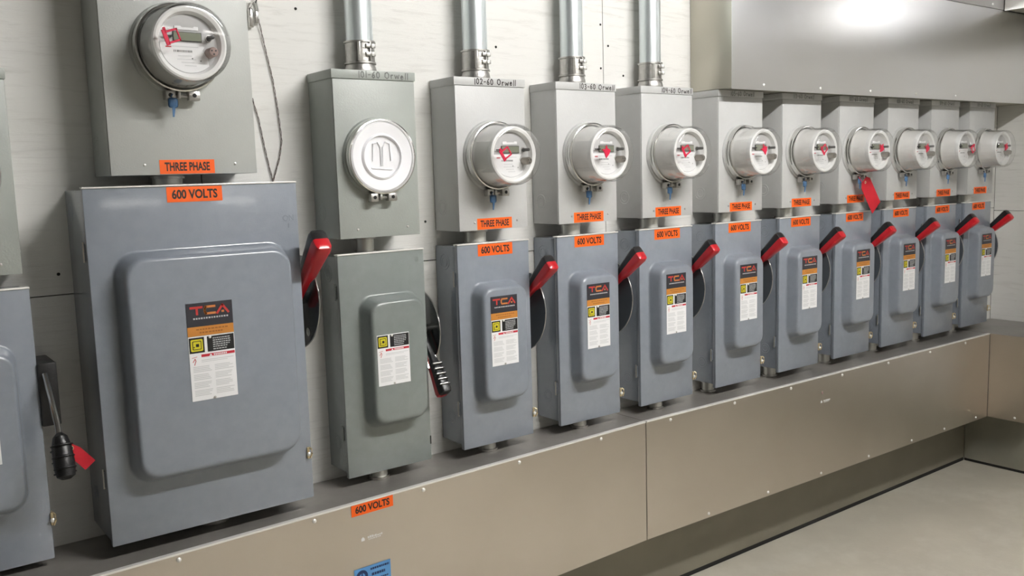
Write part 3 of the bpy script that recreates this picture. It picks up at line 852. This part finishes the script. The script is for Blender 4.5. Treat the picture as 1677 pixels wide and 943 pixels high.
mb = MB(); mb.tube([(.2339 + .001, -.035, .325), (.2339 + .038, -.035, .325)], .012, 'zinc', 16); mb.build('handle_pivot', t)
mb = MB(); mb.box(.231, .2352, -.1045, -.094, .040, .062, 'black', .001); mb.build('door_latch', t)
mb = MB(); mb.tube([(.2339 + .006, -.080, .262), (.2339 + .006, -.098, .232)], .0055, 'chrome', 10); mb.tube([(.2339 + .034, -.082, .262), (.2339 + .034, -.104, .228)], .0055, 'chrome', 10); mb.build('lever_arm', t)

# ------------------------------------------------------------------ the big unit
t = safety_switch(.430, .711, .170, 'switch', 'very large blue-grey safety switch, widest in the row, red lever up', (.0705, 0, .002), big=True, emb=(.040, .402, .103, .586), group='safety switches in a row on the wall', rise=.045, bodyz=.006)
logo_label(t, .162, .476, -.2153, 1.09); warning_label(t, .162, .4085, -.2153, 1.09)
shroud(t, .430 + .044, 0, .44, .162, .125, 0, 'shroud_shaded', (-45, .84), top=55); lever(t, .430 + .021, -.072, .428, 44, 1.15)
mb = MB(); mb.tube([(.431, -.050, .44), (.474, -.050, .44)], .014, 'zinc', 16); mb.build('handle_pivot', t)
latch(t, .421, .106, -.170)
t = meter_box(.299, .48, .130, 'box_big', 'large plain grey meter box above the very large switch, top out of frame', (.133, 0, .7355), None, 3, lid=False, cx=.145, cz=.252, group='meter boxes in a row on the wall')
meter('round meter with grey drum and green display on the large grey box', (.133 + .145, -.137, .7355 + .252), 'greydrum', .100, 'pink', ('open', -18))

# ------------------------------------------------------------------ far left unit (partly in frame)
t = std_switch('blue-grey safety switch cut off by the left edge of the picture', (-.2563, 0, -.0125), hd='none', bodyz=.008)
latch(t, WD + .001, .082, -DD)
mb = MB(); mb.box(WD + .0005, WD + .034, -.115, -.012, .268, .392, 'black', .002); mb.build('handle_housing', t)
mb = MB(); mb.tube([(WD + .012, -.118, .372), (WD + .014, -.150, .330), (WD + .016, -.175, .285), (WD + .016, -.188, .262)], .0055, 'chrome', 10); lo = mb.build('lever_arm', t)
mb = MB(); pts = [(WD + .016, -.186, .268), (WD + .016, -.190, .262), (WD + .016, -.196, .245), (WD + .016, -.204, .225), (WD + .016, -.212, .205), (WD + .016, -.217, .192), (WD + .016, -.219, .187)]
mb.tube(pts, .014, 'black', 16, rad=[.006, .013, .0175, .0185, .0185, .016, .008])
for p in pts[2:5]:
    for dz in (-.006, .004): mb.lathe([(0, .0170), (.001, .0200), (.003, .0200), (.004, .0170)], 'black', (p[0], p[1] - dz * .35, p[2] + dz), (0, -.35, -.94), 20)
mb.build('lever_grip', lo)
meter_box(WM, HM - .006, DM, 'box_green', 'grey meter box cut off by the left edge of the picture', (-.2556, 0, .556), None, 5, stk=False, group='meter boxes in a row on the wall', seal=False)
meter('round meter on the cut-off box at the left edge, only its rim showing', (-.2556 + WM / 2, -.1216, .556 + .190), flag=('open', -30))

# ------------------------------------------------------------------ conduits on top, nipples between and below
def conduit(x, z0, label, y=-.052, r=.0325):
    t = thing('steel_conduit', label, 'pipe', (x, y, z0), 'steel conduits rising from the meter boxes')
    m = MB(); m.tube([(0, 0, .070), (0, 0, CEIL - z0 - .001)], r, 'conduit', 32)
    m.build('pipe', t)
    m = MB(); m.lathe([(0.0005, r + .0055), (.006, r + .0060), (.014, r + .0045), (.021, r + .0020), (.024, r + .001)], 'zinc', (0, 0, 0), (0, 0, 1), 32, cap0=True); m.build('connector_base', t)
    m = MB(); m.lathe([(.022, r + .0020), (.022, r + .0055), (.026, r + .0055), (.027, r + .0025), (.070, r + .0025), (.071, r + .0055), (.075, r + .0055), (.075, r + .0002)], 'zinc', (0, 0, 0), (0, 0, 1), 32); co = m.build('coupling', t)
    m = MB()
    for a in (.006, -.022): m.box(a, a + .003, -r - .0075, -r + .004, .027, .071, 'zinc', .001)
    for zz in (.043, .062):
        m.box(-.004, .022, -r - .008, -r + .008, zz - .005, zz + .005, 'zinc', .002)
        m.lathe([(0, .0052), (.003, .0052), (.0045, .003), (.0048, 0)], 'screw', (.012, -r - .008, zz), (0, -1, 0), 12)
    m.build('clamp_screw', co)
conduit(.735, .9655, 'steel conduit rising from the 101-60 box, leftmost of four')
conduit(1.071, .9642, 'steel conduit rising from the 102-60 box')
conduit(1.404, .9642, 'steel conduit rising from the 103-60 box')
conduit(1.718, .9642, 'steel conduit rising from the 104-60 box, rightmost of four')
def nipple(x, y, z0, z1, r, label, grp):
    t = thing('pipe_nipple', label, 'pipe', (x, y, z0), grp)
    h = z1 - z0
    m = MB(); m.lathe([(.0003, r), (h - .0003, r)], 'nipple', (0, 0, 0), (0, 0, 1), 24, cap0=True, cap1=True); m.build('tube', t)
    if h > .02:
        for zz in (.0006, h - .0076):
            m = MB(); m.lathe([(zz, r), (zz, r + .005), (zz + .006, r + .005), (zz + .006, r)], 'zinc', (0, 0, 0), (0, 0, 1), 12); m.build('locknut', t)
top = ['the 102-60 pair', 'the 103-60 pair', 'the 104-60 pair', 'the pair at the duct end', 'the pair left of the red tag', 'the pair with the red tag', 'the pair right of the red tag', 'the last but one pair', 'the pair nearest the right wall']
for i, x in enumerate(XS):
    nipple(x + .092, -.058, HD - .004, ZM, .0285, 'short steel pipe between meter box and switch of ' + top[i], 'short pipes between meter boxes and switches')
    bx, by = ((x + .105, -.066) if i < 3 else (x + .046, -.036))
    nipple(bx, by, TT + .0002, .0118, .0215, 'short steel pipe from wireway into the switch of ' + top[i], 'short pipes between switches and wireway')
nipple(.720, -.058, .535, .578, .021, 'short steel pipe joining the 101-60 meter box and green-grey switch', 'short pipes between meter boxes and switches')
nipple(.722, -.068, TT + .0002, .0096, .0215, 'short steel pipe from wireway into the green-grey 101 switch', 'short pipes between switches and wireway')
nipple(.262, -.058, .709, .7355, .031, 'short steel pipe joining the large meter box and the very large switch', 'short pipes between meter boxes and switches')
nipple(.30, -.075, TT + .0002, .008, .030, 'short steel pipe from wireway into the very large switch', 'short pipes between switches and wireway')
nipple(-.165, -.058, .5235, .556, .0285, 'short steel pipe joining the cut-off meter box and switch at the left edge', 'short pipes between meter boxes and switches')
nipple(-.15, -.064, TT + .0002, -.0045, .0215, 'short steel pipe under the cut-off switch at the left edge', 'short pipes between switches and wireway')

# ------------------------------------------------------------------ hanging red tags
def card_tag(name, label, pts, y, th=.0006, hole=None, m='red_tag', string=None, sm='copper', mtx=None):
    t = thing(name, label, 'tag', (0, 0, 0))
    mb = MB(); mb.prism(pts, y - th, y + th, m, 'xz', mtx); mb.build('card', t)
    if hole:
        mb = MB(); mb.lathe([(0, .0055), (.0008, .0050), (.0009, .0022), (0, .0022)], 'brass', (hole[0], y - th, hole[1]), (0, -1, 0), 16, mtx=mtx); mb.build('eyelet', t)
    if string:
        mb = MB(); mb.tube(string, .0012, sm, 6); mb.build('string', t)
    return t
a = Vector((2.636, .682)); dx = Vector((.092, -.118)).normalized(); nx = Vector((-dx.y, dx.x)) * .034
def tagpts(a, dx, nx, L):
    b = a + dx * L
    c1 = a + dx * .018
    return [tuple(a + nx * .55), tuple(c1 + nx), tuple(b + nx), tuple(b - nx), tuple(c1 - nx), tuple(a - nx * .55)]
TX = XM[5] + WM / 2
yt = -DM - .041
sc = Vector((TX - .012, .660)); dd = Vector((.62, -.78)).normalized(); nn = Vector((.78, .62)) * .033
card_tag('warning_tag', 'large red card tag hanging below a meter, half over its THREE PHASE sticker', tagpts(sc, dd, nn, .135), yt, hole=tuple(sc + dd * .012),
         string=[(sc.x + dd.x * .012, yt - .002, sc.y + dd.y * .012), (TX - .024, yt - .003, .652), (TX - .030, -DM - .038, .660), (TX - .026, -DM - .0282, .671)], sm='seal_red')
rt = [(.038, .2120), (.046, .2170), (.072, .1760), (.056, .1640), (.032, .1990)]
s2 = Vector((.010, .218)); d2 = Vector((.62, -.78)).normalized(); n2 = Vector((.78, .62)) * .0125
card_tag('lockout_tag', 'small red tag hanging off the lever between left-edge switch and largest switch', tagpts(s2, d2, n2, .058), -.150, hole=tuple(s2 + d2 * .006),
         string=[(s2.x + d2.x * .006, -.152, s2.y + d2.y * .006), (.004, -.158, .232), (-.004, -.168, .252), (-.009, -.184, .255)])

# ------------------------------------------------------------------ wire loop and its hook on the wall
t = thing('wire_hook', 'shiny metal hook on the wall right of the large meter box', 'hook', (.494, -.001, 1.088))
mb = MB()
mb.box(-.013, -.001, -.012, -.001, -.026, .018, 'chrome', .004); mb.box(.003, .012, -.008, -.001, -.016, .014, 'chrome', .003)
mb.tube([(-.008, -.006, .016), (-.002, -.008, .032), (.008, -.006, .034), (.012, -.005, .012)], .0028, 'chrome', 8); mb.build('bracket', t)
mb = MB(); mb.tube([(.006, -.008, .030), (.012, -.008, .046), (.004, -.008, .065)], .0016, 'black', 6); mb.build('nail', t)
def twisted(name, label, path, cat='wire'):
    # densify and twist two strands round the path
    P = [Vector(p) for p in path]; dense = []
    for a, b in zip(P, P[1:]):
        n = max(2, int((b - a).length / .004))
        for i in range(n): dense.append(a.lerp(b, i / n))
    dense.append(P[-1])
    t = thing(name, label, cat, (0, 0, 0))
    for s in (0, math.pi):
        q = [p + Vector((math.cos(k * .55 + s) * .0012, math.sin(k * .55 + s) * .0012, 0)) for k, p in enumerate(dense)]
        m = MB(); m.tube(q, .00075, 'wire', 5); m.build('strand', t)
    return t
yw = -.0035
twisted('twisted_wire', 'thin twisted wire hanging in a narrow loop beside the large meter box',
        [(.505, -.007, 1.084), (.510, -.006, 1.060), (.520, yw, 1.010), (.532, yw, .950), (.540, yw, .880), (.545, yw, .810), (.537, yw, .770), (.518, yw, .716), (.512, yw, .742), (.503, yw, .790), (.492, yw, .860), (.480, yw, .906)])
